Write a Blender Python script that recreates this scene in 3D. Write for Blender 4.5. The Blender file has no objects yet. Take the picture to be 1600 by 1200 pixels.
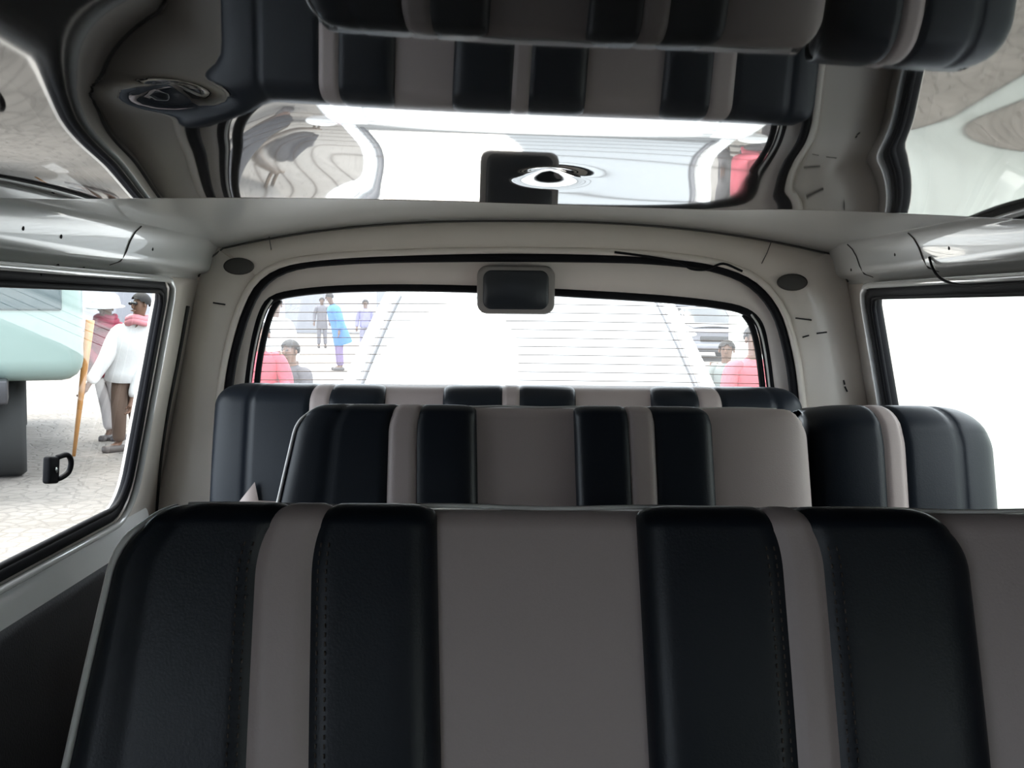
import bpy, bmesh, math, random
from mathutils import Vector, Matrix, noise
random.seed(7)
R = math.radians
sc = bpy.context.scene
COL = sc.collection
# ------------------------------------------------------------------ camera
CZ = 1.55                                   # eye height above the street
FPX = 1700.0                                # focal length in pixels of a 1600 px wide frame
cam_d = bpy.data.cameras.new('camera')
cam = bpy.data.objects.new('camera', cam_d); COL.objects.link(cam)
cam_d.sensor_fit = 'HORIZONTAL'; cam_d.sensor_width = 36.0
cam_d.lens = 36.0 * FPX / 1600.0
cam_d.clip_start = 0.02
CM = (Matrix.Translation((0, 0, CZ)) @ Matrix.Rotation(R(90) - math.atan(120 / FPX), 4, 'X')
      @ Matrix.Rotation(R(0.45), 4, 'Z'))
cam.matrix_world = CM
sc.camera = cam
# ------------------------------------------------------------------ sky, sun, exposure
w = bpy.data.worlds.new('sky'); sc.world = w; w.use_nodes = True
wn = w.node_tree
bg = wn.nodes['Background']
tc = wn.nodes.new('ShaderNodeTexCoord'); sx = wn.nodes.new('ShaderNodeSeparateXYZ')
rp = wn.nodes.new('ShaderNodeValToRGB')
rp.color_ramp.elements[0].position = 0.0; rp.color_ramp.elements[0].color = (0.78, 0.87, 1.0, 1)
rp.color_ramp.elements[1].position = 0.6; rp.color_ramp.elements[1].color = (0.90, 0.95, 1.0, 1)
wn.links.new(tc.outputs['Generated'], sx.inputs[0]); wn.links.new(sx.outputs['Z'], rp.inputs[0])
wn.links.new(rp.outputs[0], bg.inputs[0])
bg.inputs[1].default_value = 5.0
sun_d = bpy.data.lights.new('sun', 'SUN'); sun_d.energy = 5.0; sun_d.angle = R(25); sun_d.color = (1, 0.91, 0.80)
sun = bpy.data.objects.new('sun', sun_d); COL.objects.link(sun)
sun.rotation_euler = (R(-22), R(-14), 0)     # high, hazy sun
sc.view_settings.view_transform = 'Standard'
try: sc.view_settings.look = 'None'
except Exception: pass
sc.view_settings.gamma = 1.0
sc.view_settings.use_curve_mapping = False
sc.view_settings.exposure = 0.24
# ------------------------------------------------------------------ helpers
CMR = CM.to_3x3()
def at(px, py, d):
    """point on the ray through a photo pixel, d metres behind the camera's own plane (world y)"""
    v = CMR @ Vector((px - 800, 600 - py, -FPX))
    return Vector((0, 0, CZ)) + v * (d / v.y)
def H(h): return CZ + h

MATS = {}
def mat(name, col, rough=0.5, metal=0.0, coat=0.0, bump=0.0, scale=40, var=0.0, spec=0.5, detail=3, bd=0.01):
    if name in MATS: return MATS[name]
    m = bpy.data.materials.new(name); m.use_nodes = True
    nt = m.node_tree; b = nt.nodes['Principled BSDF']
    b.inputs['Base Color'].default_value = (*col, 1)
    b.inputs['Roughness'].default_value = rough
    b.inputs['Metallic'].default_value = metal
    b.inputs['Specular IOR Level'].default_value = spec
    if coat:
        b.inputs['Coat Weight'].default_value = coat; b.inputs['Coat Roughness'].default_value = 0.03
    t = nt.nodes.new('ShaderNodeTexCoord')
    n = nt.nodes.new('ShaderNodeTexNoise'); n.inputs['Scale'].default_value = scale; n.inputs['Detail'].default_value = detail
    nt.links.new(t.outputs['Object'], n.inputs['Vector'])
    if bump:
        bp = nt.nodes.new('ShaderNodeBump'); bp.inputs['Strength'].default_value = bump; bp.inputs['Distance'].default_value = bd
        nt.links.new(n.outputs['Fac'], bp.inputs['Height']); nt.links.new(bp.outputs[0], b.inputs['Normal'])
    if var:
        mx = nt.nodes.new('ShaderNodeMix'); mx.data_type = 'RGBA'
        mx.inputs[6].default_value = (*[c * (1 - var) for c in col], 1)
        mx.inputs[7].default_value = (*[min(1, c * (1 + var)) for c in col], 1)
        nt.links.new(n.outputs['Fac'], mx.inputs[0]); nt.links.new(mx.outputs[2], b.inputs['Base Color'])
    MATS[name] = m
    return m
def glass_mat(name, tint=(0.93, 0.96, 0.95), ior=1.45, glare=0.0):
    m = bpy.data.materials.new(name); m.use_nodes = True
    nt = m.node_tree; nt.nodes.clear()
    o = nt.nodes.new('ShaderNodeOutputMaterial'); tr = nt.nodes.new('ShaderNodeBsdfTransparent')
    gl = nt.nodes.new('ShaderNodeBsdfGlossy'); fr = nt.nodes.new('ShaderNodeFresnel'); mx = nt.nodes.new('ShaderNodeMixShader')
    tr.inputs[0].default_value = (*tint, 1); gl.inputs['Roughness'].default_value = 0.0
    ge = nt.nodes.new('ShaderNodeNewGeometry'); mp = nt.nodes.new('ShaderNodeMapRange')   # thin pane: same reflection from both faces
    mp.inputs['To Min'].default_value = ior; mp.inputs['To Max'].default_value = 1.0 / ior
    nt.links.new(ge.outputs['Backfacing'], mp.inputs['Value']); nt.links.new(mp.outputs[0], fr.inputs[0])
    nt.links.new(fr.outputs[0], mx.inputs[0]); 
    if glare:
        td = nt.nodes.new('ShaderNodeBsdfTranslucent'); m2 = nt.nodes.new('ShaderNodeMixShader'); m2.inputs[0].default_value = glare
        nt.links.new(tr.outputs[0], m2.inputs[1]); nt.links.new(td.outputs[0], m2.inputs[2]); nt.links.new(m2.outputs[0], mx.inputs[1])
    else: nt.links.new(tr.outputs[0], mx.inputs[1])
    nt.links.new(gl.outputs[0], mx.inputs[2])
    nt.links.new(mx.outputs[0], o.inputs[0])
    return m

M_cream = mat('cream_paint', (0.72, 0.66, 0.60), 0.30, coat=0.25, bump=0.02, scale=6, var=0.08)
M_gate = mat('taupe_paint', (0.76, 0.69, 0.64), 0.42, bump=0.02, scale=8, var=0.05)
M_rail = mat('pale_grey_paint', (0.52, 0.525, 0.51), 0.28, coat=0.6, bump=0.02, scale=6, var=0.06)
M_flange = mat('glossy_white_paint', (0.68, 0.68, 0.67), 0.15, coat=1.0)
M_groove = mat('seam_shadow_filler', (0.10, 0.095, 0.09), 0.8)
M_seal = mat('black_rubber', (0.007, 0.007, 0.009), 0.65, spec=0.12)
M_dark = mat('dark_gap', (0.02, 0.02, 0.02), 0.8)
M_trim = mat('navy_black_vinyl', (0.014, 0.014, 0.019), 0.5, bump=0.15, scale=180)
M_black = mat('black_leatherette', (0.006, 0.009, 0.0145), 0.40, bump=0.25, scale=420, spec=0.29, bd=0.0008)
M_pale = mat('pale_leatherette', (0.39, 0.325, 0.312), 0.50, bump=0.25, scale=420, var=0.03, bd=0.0008)
M_pipe = mat('pale_piping', (0.55, 0.54, 0.52), 0.4)
M_stitch = mat('brown_thread', (0.075, 0.058, 0.05), 0.8)
M_steel = mat('painted_steel', (0.05, 0.05, 0.055), 0.4, metal=0.6)
M_floor = mat('rubber_floor', (0.03, 0.03, 0.03), 0.7, bump=0.2, scale=90)
M_ceil = mat('glossy_grey_lining', (0.052, 0.050, 0.050), 0.35, coat=1.0)
M_ceil.node_tree.nodes['Principled BSDF'].inputs['Specular IOR Level'].default_value = 0.0
M_ceil.node_tree.nodes['Principled BSDF'].inputs['Coat IOR'].default_value = 1.75
M_ceil.node_tree.nodes['Principled BSDF'].inputs['Coat Roughness'].default_value = 0.025
M_chrome = mat('chrome', (0.8, 0.8, 0.8), 0.08, metal=1.0)
M_glass = glass_mat('window_glass', ior=1.25)
M_glare = glass_mat('rear_glass_glare', glare=0.07)  # translucent share washes out the rear view, standing in for overexposure glare
M_white = mat('white_car_paint', (0.80, 0.80, 0.80), 0.25, coat=0.8)

def link(o, parent=None):
    COL.objects.link(o)
    if parent is not None: o.parent = parent
    return o
def tag(o, label=None, cat=None, group=None, kind=None):
    if label: o['label'] = label
    if cat: o['category'] = cat
    if group: o['group'] = group
    if kind: o['kind'] = kind
    return o
def empty(name, loc, label=None, cat=None, group=None, rz=0.0):
    o = bpy.data.objects.new(name, None); o.empty_display_size = 0.1
    o.location = loc; o.rotation_euler = (0, 0, rz)
    link(o); tag(o, label, cat, group); return o

class MB:
    """collects shapes; build() links them as one mesh object (origin at base, world coords minus base)"""
    def __init__(s): s.bm = bmesh.new(); s.mi = 0
    def face(s, vs):
        try:
            f = s.bm.faces.new(vs); f.material_index = s.mi; f.smooth = True; return f
        except ValueError: return None
    def grid(s, rows, close_u=False, close_v=False, cap=False):
        V = [[s.bm.verts.new(p) for p in r] for r in rows]
        n = len(V); m = len(V[0])
        for i in range(n if close_u else n - 1):
            for j in range(m if close_v else m - 1):
                s.face([V[i][j], V[(i + 1) % n][j], V[(i + 1) % n][(j + 1) % m], V[i][(j + 1) % m]])
        if cap and close_v:
            s.face(V[0][::-1]); s.face(V[-1])
        return V
    def tube(s, pts, r, n=8, closed=False, flat=1.0):
        pts = [Vector(p) for p in pts]
        rows = []; N = len(pts); up = None
        for i, p in enumerate(pts):
            if closed: t = pts[(i + 1) % N] - pts[i - 1]
            else: t = pts[min(i + 1, N - 1)] - pts[max(i - 1, 0)]
            if t.length < 1e-9: t = Vector((0, 0, 1))
            t.normalize()
            if up is None: up = Vector((0, 1, 0)) if abs(t.y) < 0.8 else Vector((1, 0, 0))
            a = t.cross(up)
            if a.length < 1e-6: a = t.cross(Vector((0, 0, 1)))
            a.normalize(); b = a.cross(t).normalized(); up = b
            rr = r[i] if isinstance(r, (list, tuple)) else r
            rows.append([p + a * (rr * math.cos(2 * math.pi * k / n)) + b * (rr * flat * math.sin(2 * math.pi * k / n)) for k in range(n)])
        s.grid(rows, close_u=closed, close_v=True, cap=not closed); return s
    def box(s, c, size, bev=0.0, rot=None, seg=3):
        q = bmesh.ops.create_cube(s.bm, size=1.0); vs = q['verts']
        bmesh.ops.scale(s.bm, vec=size, verts=vs)
        fs = {f for v in vs for f in v.link_faces}
        if bev:
            es = list({e for v in vs for e in v.link_edges})
            g = bmesh.ops.bevel(s.bm, geom=es, offset=bev, segments=seg, profile=0.5, affect='EDGES')
            vs = list({v for f in g['faces'] for v in f.verts} | {v for v in vs if v.is_valid})
            fs = {f for v in vs for f in v.link_faces}
        for f in fs: f.smooth = True; f.material_index = s.mi
        if rot is not None: bmesh.ops.rotate(s.bm, cent=(0, 0, 0), matrix=rot, verts=vs)
        bmesh.ops.translate(s.bm, vec=c, verts=vs); return s
    def ball(s, c, r, sc_=(1, 1, 1), seg=16, rot=None):
        q = bmesh.ops.create_uvsphere(s.bm, u_segments=seg, v_segments=max(6, seg // 2), radius=r); vs = q['verts']
        bmesh.ops.scale(s.bm, vec=sc_, verts=vs)
        if rot is not None: bmesh.ops.rotate(s.bm, cent=(0, 0, 0), matrix=rot, verts=vs)
        bmesh.ops.translate(s.bm, vec=c, verts=vs)
        for f in {f for v in vs for f in v.link_faces}: f.smooth = True; f.material_index = s.mi
        return s
    def lathe(s, c, prof, axis='Z', n=24):
        rows = []
        for r_, z_ in prof:
            row = []
            for k in range(n):
                a = 2 * math.pi * k / n; x, y = r_ * math.cos(a), r_ * math.sin(a)
                p = {'Z': (x, y, z_), 'Y': (x, z_, y), 'X': (z_, x, y)}[axis]
                row.append(Vector(c) + Vector(p))
            rows.append(row)
        s.grid(rows, close_v=True, cap=True); return s
    def build(s, name, m, parent=None, base=None, solid=0.0, offset=0.0, sharp=None, keep=False):
        bm = s.bm
        bmesh.ops.remove_doubles(bm, verts=bm.verts, dist=1e-6)
        bmesh.ops.recalc_face_normals(bm, faces=bm.faces)
        if base is not None: bmesh.ops.translate(bm, vec=-Vector(base), verts=bm.verts)
        if sharp:
            for e in bm.edges:
                if len(e.link_faces) == 2 and e.calc_face_angle(0) > R(sharp): e.smooth = False
        me = bpy.data.meshes.new(name); bm.to_mesh(me); bm.free()
        ms = m if isinstance(m, (list, tuple)) else [m]
        for k in ms: me.materials.append(k)
        o = bpy.data.objects.new(name, me); link(o, parent)
        if base is not None and parent is None: o.location = base
        if solid:
            md = o.modifiers.new('solid', 'SOLIDIFY'); md.thickness = solid; md.offset = offset
        return o

def crom(pts, n=8, closed=False):
    pts = [Vector(p) for p in pts]; out = []; N = len(pts)
    for i in range(N if closed else N - 1):
        p0 = pts[i - 1] if (closed or i > 0) else pts[0] * 2 - pts[1]
        p1 = pts[i]; p2 = pts[(i + 1) % N]
        p3 = pts[(i + 2) % N] if (closed or i + 2 < N) else pts[-1] * 2 - pts[-2]
        for k in range(n):
            t = k / n
            out.append(0.5 * ((2 * p1) + (p2 - p0) * t + (2 * p0 - 5 * p1 + 4 * p2 - p3) * t * t + (3 * p1 - p0 - 3 * p2 + p3) * t ** 3))
    if not closed: out.append(pts[-1].copy())
    return out
def resample(pts, n, closed=False):
    P = [Vector(p) for p in pts] + ([Vector(pts[0])] if closed else [])
    L = [0]
    for a, b in zip(P, P[1:]): L.append(L[-1] + (b - a).length)
    out = []; j = 0
    for k in range(n):
        t = L[-1] * k / (n if closed else n - 1)
        while j < len(L) - 2 and L[j + 1] < t: j += 1
        u = (t - L[j]) / max(1e-9, L[j + 1] - L[j]); out.append(P[j].lerp(P[j + 1], min(1, u)))
    return out
def rrect(x0, y0, x1, y1, rs, n=8):
    """2-D rounded rectangle, counter-clockwise from the lower-left corner; rs = radii ll, lr, ur, ul"""
    out = []
    for (cx, cy, a0, r) in ((x0 + rs[0], y0 + rs[0], 180, rs[0]), (x1 - rs[1], y0 + rs[1], 270, rs[1]),
                            (x1 - rs[2], y1 - rs[2], 0, rs[2]), (x0 + rs[3], y1 - rs[3], 90, rs[3])):
        for k in range(n + 1):
            a = R(a0 + 90 * k / n); out.append((cx + r * math.cos(a), cy + r * math.sin(a)))
    return out

# ------------------------------------------------------------------ the van's shell
FL = 0.42                                    # van floor
CX = 0.03                                    # middle of the van
YF, YB = -1.5, 3.10                          # front and back of the cabin
def xw(h, side):
    """x of the side wall at height h (relative to the eye)"""
    if h >= 0.05: x = 0.915
    elif h > -0.62: x = 0.915 + 0.2 * (0.05 - h)
    else: x = 0.915 + 0.2 * 0.67
    return CX - 0.012 + side * (x + (0.0 if side < 0 else 0.022))
WIN_T, WIN_B = 0.052, -0.535
def wall_side(side, name, wins):
    m = MB()
    bounds = [YF] + [(wins[i][1] + wins[i + 1][0]) / 2 for i in range(len(wins) - 1)] + [YB]
    P = lambda y, h: Vector((xw(h, side), y, H(h)))
    for i, (a, b) in enumerate(wins):
        inner = rrect(a, WIN_B, b, WIN_T, (0.09, 0.10, 0.045, 0.045), 8)
        n = 9
        y0, y1 = bounds[i], bounds[i + 1]; h0, h1 = WIN_B - 0.03, WIN_T + 0.02
        outer = []
        for k in range(n): outer.append((y0, h0) if k < n else None)
        for k in range(n): outer.append((y1, h0))
        for k in range(n): outer.append((y1, h1))
        for k in range(n): outer.append((y0, h1))
        N = len(inner); V0 = [m.bm.verts.new(P(*p)) for p in inner]
        # the reveal turns outwards to the glass
        V1 = [m.bm.verts.new(P(*p) + Vector((side * 0.02, 0, 0))) for p in inner]
        O = [m.bm.verts.new(P(*p)) for p in outer]
        for k in range(N):
            q = (k + 1) % N
            m.face([O[k], O[q], V0[q], V0[k]]); m.face([V0[k], V0[q], V1[q], V1[k]])
    # below the windows
    m.grid([[P(y, WIN_B - 0.03), P(y, -0.60), P(y, -0.64), P(y, -0.66), P(y, FL - CZ)] for y in (YF, 0, 1.5, 2.5, YB)])
    o = m.build(name, M_cream); tag(o, kind='structure')
    o.modifiers.new('solid', 'SOLIDIFY').thickness = 0.004
    # cant rail above the windows, with a rolled lower edge
    m = MB(); rows = []
    for y in [YF + (YB - 0.0 - YF) * k / 40 for k in range(41)]:
        row = []
        for dx, h in ((0.0, WIN_T + 0.02), (0.004, 0.078), (0.012, 0.086), (0.030, 0.092), (0.040, 0.100), (0.044, 0.115), (0.050, 0.14), (0.062, 0.160), (0.075, 0.172), (0.085, 0.176)):
            row.append(Vector((xw(0.06, side) - side * dx, y, H(h))))
        rows.append(row)
    m.grid(rows)
    rail = m.build('trim_1' if side < 0 else 'trim_2', M_rail); tag(rail, kind='structure')
    for y in ((2.40,) if side < 0 else (2.42, 2.86)):
        s = MB(); s.tube([Vector((xw(0.06, side) - side * dx, y + dy, H(h))) for dx, h, dy in ((0.012, 0.086, 0), (0.036, 0.094, 0), (0.0455, 0.115, 0.01), (0.0515, 0.14, 0.02), (0.0635, 0.160, 0.02), (0.0765, 0.172, 0.02))], 0.0016, 6)
        s.build('seam', M_groove, rail)
    for y, dx, h in (((1.90, 0.0475, 0.130), (2.06, 0.0470, 0.126), (2.58, 0.0475, 0.130)) if side < 0 else ((2.28, 0.0475, 0.130), (2.60, 0.0480, 0.132), (2.95, 0.0425, 0.108))):
        s = MB(); s.ball((xw(0.06, side) - side * dx, y, H(h)), 0.0045, (0.4, 1, 1), 10); s.build('screw_hole', M_dark, rail)
    # window seal, bright flange, glass
    for i, (a, b) in enumerate(wins):
        loop = [P(y, h) + Vector((side * 0.004, 0, 0)) for y, h in rrect(a, WIN_B, b, WIN_T, (0.09, 0.10, 0.045, 0.045), 8)]
        loop = resample(loop, 120, True)
        k = (1 if side < 0 else 2) + (0 if i else 3)
        g = MB(); vs = [g.bm.verts.new(p + Vector((side * 0.012, 0, 0))) for p in loop]; g.face(vs)
        wo = g.build('window_%d' % k, M_glass); tag(wo, kind='structure')
        s = MB(); s.tube([p + Vector((-side * 0.006, 0, 0)) for p in loop], 0.0155 if side < 0 else 0.021, 10, True)
        s.build('rubber_seal', M_seal, wo)
        lp = [P(y, h) + Vector((-side * 0.012, 0, 0)) for y, h in rrect(a + 0.02, WIN_B + 0.022, b - 0.022, WIN_T - 0.018, (0.08, 0.09, 0.035, 0.035), 8)]
        s = MB(); s.tube(resample(lp, 120, True), 0.007, 8, True); s.build('inner_seal', M_seal, wo)
        lp = [P(y, h) + Vector((-side * 0.022, 0, 0)) for y, h in rrect(a - 0.026, WIN_B - 0.024, b + 0.024, WIN_T + 0.012, (0.1, 0.11, 0.05, 0.05), 8)]
        s = MB(); s.tube(resample(lp, 120, True), 0.009, 8, True); s.build('pressed_flange', M_flange, wo)
    # pale painted strip under the window
    t = MB(); t.grid([[Vector((xw(h, side) - side * dx, y, H(h))) for dx, h in ((0.001, -0.562), (0.010, -0.568), (0.024, -0.60), (0.040, -0.642))] for y in [YF + 0.01 + (2.98 - YF) * k / 10 for k in range(11)]])
    t.build('sill_strip', mat('light_grey_enamel', (0.80, 0.80, 0.80), 0.3, coat=0.5), o)
    # navy-black trim panel below the sill
    t = MB()
    t.grid([[Vector((xw(h, side) - side * dx, y, H(h))) for dx, h in ((0.030, -0.636), (0.043, -0.638), (0.048, -0.66), (0.046, -0.9), (0.046, FL - CZ + 0.001))] for y in [YF + 0.01 + (YB - 0.05 - YF) * k / 10 for k in range(11)]])
    to = t.build('trim_3' if side < 0 else 'trim_4', M_trim); tag(to, kind='structure')
    return o
wall_side(-1, 'wall_left', [(-1.30, -0.15), (1.60, 2.80)])
wall_side(1, 'wall_right', [(-1.30, -0.15), (1.60, 2.90)])

# floor
m = MB(); m.box((CX, (YF + YB) / 2, FL - 0.02), (2.05, YB - YF, 0.04)); o = m.build('floor', M_floor, sharp=40); tag(o, kind='structure')

# unseen wall added behind the camera in place of a windscreen, to dim seats
m = MB()
m.face([m.bm.verts.new(p) for p in ((CX - 1.04, YF, FL), (CX + 1.04, YF, FL), (CX + 0.93, YF, H(0.19)), (CX - 0.93, YF, H(0.19)))])
o = m.build('front_light_block', mat('grey_light_block', (0.10, 0.10, 0.10), 0.6)); tag(o, kind='structure')

# ---- ceiling: glossy lining panel up to y = 1.76, body roof behind it
DENTS = [(at(858, 285, 1.58), 0.032, 0.075, 0.014), (at(268, 180, 1.0), 0.026, 0.042, 0.010)]
def slope(y):
    st = lambda a, b: (lambda q: q * q * (3 - 2 * q))(min(1, max(0, (y - a) / (b - a))))
    return -0.020 + 0.034 * st(1.0, 1.32) - 0.028 * st(1.34, 1.90)
HY = []; acc = 0.0
for k in range(720):
    HY.append(acc); acc += slope(YF + 0.005 * k) * 0.005
k0 = HY[int((1.055 - YF) / 0.005)]
HY = [q - k0 + 0.184 for q in HY]
YL0 = 1.96                                    # rear lip of the lining
def hc(x, y):
    h = (lambda f: HY[int(f)] + (HY[int(f) + 1] - HY[int(f)]) * (f - int(f)))((y - YF) / 0.005) - 0.022 * (x - CX)
    h += 0.0011 * math.sin(4.1 * x + 0.6) * math.cos(2.3 * y) + 0.0006 * math.sin(9 * x + 2.0 + 3 * y)
    h -= DROP * sst((CX - x - 0.26) / 0.42) + 0.034 * sst((x - CX - 0.38) / 0.42)
    for p, rx, ry, a in DENTS:
        h += a * math.exp(-((x - p.x) / rx) ** 2 - ((y - p.y) / ry) ** 2)
    return h
DROP = 0.055
def sst(q): q = min(1, max(0, q)); return q * q * (3 - 2 * q)
def YL(x): return YL0 - (0.40 * sst((CX - x - 0.25) / 0.42) if x < CX else 0.30 * sst((x - CX - 0.30) / 0.5))
m = MB(); rows = []
nx, ny = 150, 190
for j in range(ny + 1):
    t = (j / ny) ** 0.62; row = []
    for i in range(nx + 1):
        x = CX - 0.905 + 1.832 * i / nx; y = YF + (YL(x) - YF) * t
        row.append(Vector((x, y, H(hc(x, y)))))
    rows.append(row)
for k in range(1, 9):                        # rolled rear lip
    a = R(11.25 * k)
    rows.append([Vector((r.x, r.y + 0.022 * math.sin(a), r.z + 0.022 * (1 - math.cos(a)))) for r in rows[ny]])
rows.append([Vector((r.x, r.y, r.z + 0.03)) for r in rows[-1]])
m.grid(rows)
ceil = m.build('ceiling', M_ceil); tag(ceil, kind='structure')
def hroof(x): 
    u = min(1, abs(x - CX) / 0.86)
    return 0.172 + 0.085 * (1 - u ** 2.4)
m = MB(); rows = []
for j in range(31):
    y = YF + (YB - YF) * j / 30
    drop = 0.0 if y < 2.9 else 0.012 * ((y - 2.9) / 0.2) ** 2
    rows.append([Vector((CX - 0.86 + 1.742 * i / 60, y, H(hroof(CX - 0.86 + 1.742 * i / 60) + (0.03 if y < 1.45 else 0) - drop))) for i in range(61)])
m.grid(rows); m.build('roof_skin', M_rail, ceil)

# ---- rear wall round the tailgate opening
def pxloop(pts, d, n=10): return crom([at(x, y, d) for x, y in pts], n)
OPEN = [(334, 1090), (336, 800), (338, 690), (346, 600), (356, 545), (373, 487), (398, 440), (442, 412), (520, 400), (640, 394), (800, 391),
        (960, 394), (1060, 401), (1130, 413), (1184, 437), (1222, 482), (1242, 545), (1252, 610), (1258, 690), (1262, 800), (1266, 1090)]
up = pxloop(OPEN, YB); up = resample(up, 121)
outl = []
hs = [FL - CZ + (0.165 - (FL - CZ)) * k / 30 for k in range(31)]
left = [Vector((xw(h, -1) + (0.0 if h < 0.06 else 0.5 * (h - 0.06)), YB, H(h))) for h in hs]
right = [Vector((xw(h, 1) - (0.0 if h < 0.06 else 0.5 * (h - 0.06)), YB, H(h))) for h in hs][::-1]
top = [Vector((CX - 0.85 + 1.722 * k / 60, YB, H(hroof(CX - 0.85 + 1.722 * k / 60) - 0.012))) for k in range(61)]
def split(P, ca, cb, na, nt):
    ia = min(range(len(P)), key=lambda k: (P[k] - ca).length); ib = min(range(len(P)), key=lambda k: (P[k] - cb).length)
    return resample(P[:ia + 1], na), resample(P[ia:ib + 1], nt), resample(P[ib:], na)
CXV = Vector((CX, YB, H(-0.3)))
upl, upt, upr = split(up, at(405, 432, YB), at(1188, 440, YB), 31, 61)
m = MB()
for A_, B_ in ((left, upl), (top, upt), (right, upr)):
    rows = []
    for k in range(len(A_)):
        row = []
        for t in (0, 0.12, 0.25, 0.5, 0.75, 0.9, 1.0):
            p = A_[k].lerp(B_[k], t); p.y -= 0.022 * math.sin(math.pi * t) ** 0.8
            row.append(p)
        row.append(B_[k] + Vector((0, 0.06, 0)))
        rows.append(row)
    m.grid(rows)
# close the two upper corners
for a, b, c in ((left[-1], top[0], upt[0]), (top[-1], right[0], upt[-1])):
    m.face([m.bm.verts.new(p) for p in (a, b, c)])
outw = lambda a: a + Vector((a.x - CX, 0, a.z - CXV.z)).normalized() * (0.026 if a.z > H(0.08) else 0.022)
for A_, B_ in ((left, upl), (top, upt), (right, upr)):
    m.grid([[outw(a) + Vector((0, 0.066, 0)), b + Vector((0, 0.062, 0))] for a, b in zip(A_, B_)])
prof = [outw(a) for a in left + top + right]
m.grid([[Vector((a.x, y, a.z)) for a in prof] for y in (2.93, YB + 0.066)])
hi = [a for a in prof if a.z > H(0.09)]
m.grid([[Vector((a.x, y, a.z)) for a in hi] for y in (YF - 0.05, 2.93)])
wr = m.build('wall_rear', M_cream); tag(wr, kind='structure')
s = MB(); s.tube([p + Vector((0, -0.006, 0)) for p in up], 0.010, 8); s.build('opening_flange', M_cream, wr)
mid = Vector((CX, YB, H(-0.3)))
s = MB(); s.tube([p + (mid - p).normalized() * 0.020 + Vector((0, 0.008, 0)) for p in up], 0.013, 8); s.build('opening_seal', M_seal, wr)
s = MB(); s.tube([p + Vector((0, -0.016, 0.0)) for p in left[-3:-1]] + [p + Vector((0, -0.006, -0.003)) for p in top] + [p + Vector((0, -0.016, 0)) for p in right[1:3]], 0.0026, 6); s.build('seam', M_groove, wr)
for x0, y0, x1, y1 in ((415, 350, 424, 392), (1205, 378, 1190, 412)):
    s = MB(); s.tube([at(x0, y0, YB - 0.012), at((x0 + x1) / 2 + 1, (y0 + y1) / 2, YB - 0.026), at(x1, y1, YB - 0.02)], 0.0013, 6); s.build('seam', M_groove, wr)
for pts in ([(1254, 527), (1264, 524)], [(1276, 521), (1292, 519)], [(1243, 497), (1268, 500)], [(1318, 594), (1320, 601)], [(1320, 604), (1324, 612)], [(333, 473), (352, 476)]):
    s = MB(); s.tube([at(x, y, YB - 0.024) for x, y in pts], 0.0022, 6); s.build('scratch', M_dark, wr)

# pillar grooves in the side walls just ahead of the rear corner
for side, name, pts in ((-1, 'trim_5', [(293, 478), (278, 560), (262, 640), (250, 720), (243, 800)]), (1, 'trim_6', [(1313, 508), (1317, 560), (1321, 600), (1325, 640), (1328, 690)])):
    P3 = []
    for x, y in pts:
        d = 2.98
        for _ in range(8):
            p = at(x, y, d); d *= abs(xw(p.z - CZ, side) - side * 0.003) / abs(p.x)
        P3.append(at(x, y, d))
    s = MB(); s.tube(crom(P3, 5), 0.007, 8); o = s.build(name, M_dark); tag(o, kind='structure')

# ---- tailgate with the rear window
GL = [(382, 690), (384, 630), (390, 575), (399, 525), (410, 487), (425, 467), (460, 457), (540, 450), (660, 449), (800, 453), (920, 459), (1030, 466),
      (1110, 474), (1160, 484), (1186, 505), (1197, 550), (1204, 600), (1209, 640), (1212, 690)]
YG = YB + 0.07
g1, g2, g3 = split(pxloop(GL, YG, 14), at(423, 469, YG), at(1165, 486, YG), 31, 61)
gu = g1 + g2[1:] + g3[1:]
bot = [gu[-1].lerp(gu[0], k / 20) + Vector((0, 0, -0.03 * math.sin(math.pi * k / 20))) for k in range(1, 20)]
gloop = gu + bot
oloop = [p + Vector((0, 0.05, 0)) for p in upl + upt[1:] + upr[1:]]
gate = MB(); rows = []
for k in range(121):
    a, b = oloop[k], gu[k]; row = []
    for t, dy in ((0, 0), (0.10, -0.012), (0.3, -0.018), (0.7, -0.016), (0.92, -0.012), (1.0, 0.012)):
        p = a.lerp(b, t); p.y += dy; row.append(p)
    rows.append(row)
gate.grid(rows)
bl = [oloop[-1].lerp(oloop[0], k / 20) for k in range(21)]; wb = [gu[-1]] + bot + [gu[0]]
gate.grid([[bl[k], wb[k].lerp(bl[k], 0.5) + Vector((0, -0.02, 0)), wb[k] + Vector((0, -0.01, 0))] for k in range(21)])
door = gate.build('door_1', M_gate); tag(door, kind='structure')
g = MB(); g.face([g.bm.verts.new(p + Vector((0, 0.012, 0))) for p in gloop]); rw = g.build('window_3', M_glare); tag(rw, kind='structure')
s = MB(); s.tube([p + Vector((0, -0.004, 0)) for p in gloop], 0.0135, 10, True); s.build('rubber_seal', M_seal, rw)
# inner strips beside the glass: one dark, one thin and pale
for pts in ([(425, 468), (413, 488), (402, 525), (393, 575), (387, 640)], [(1174, 491), (1186, 510), (1195, 545), (1202, 600), (1205, 640)]):
    c = crom([at(x, y, YG) for x, y in pts], 8); sg = 1 if pts[0][0] < 800 else -1
    s = MB(); s.tube([p + Vector((sg * 0.020, 0.004, 0)) for p in c], 0.0095, 8); s.build('glass_edge_strip', M_seal, rw)
    s = MB(); s.tube([p + Vector((sg * 0.004, -0.016, 0)) for p in c], 0.003, 6); s.build('pale_line', M_pipe, rw)
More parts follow.
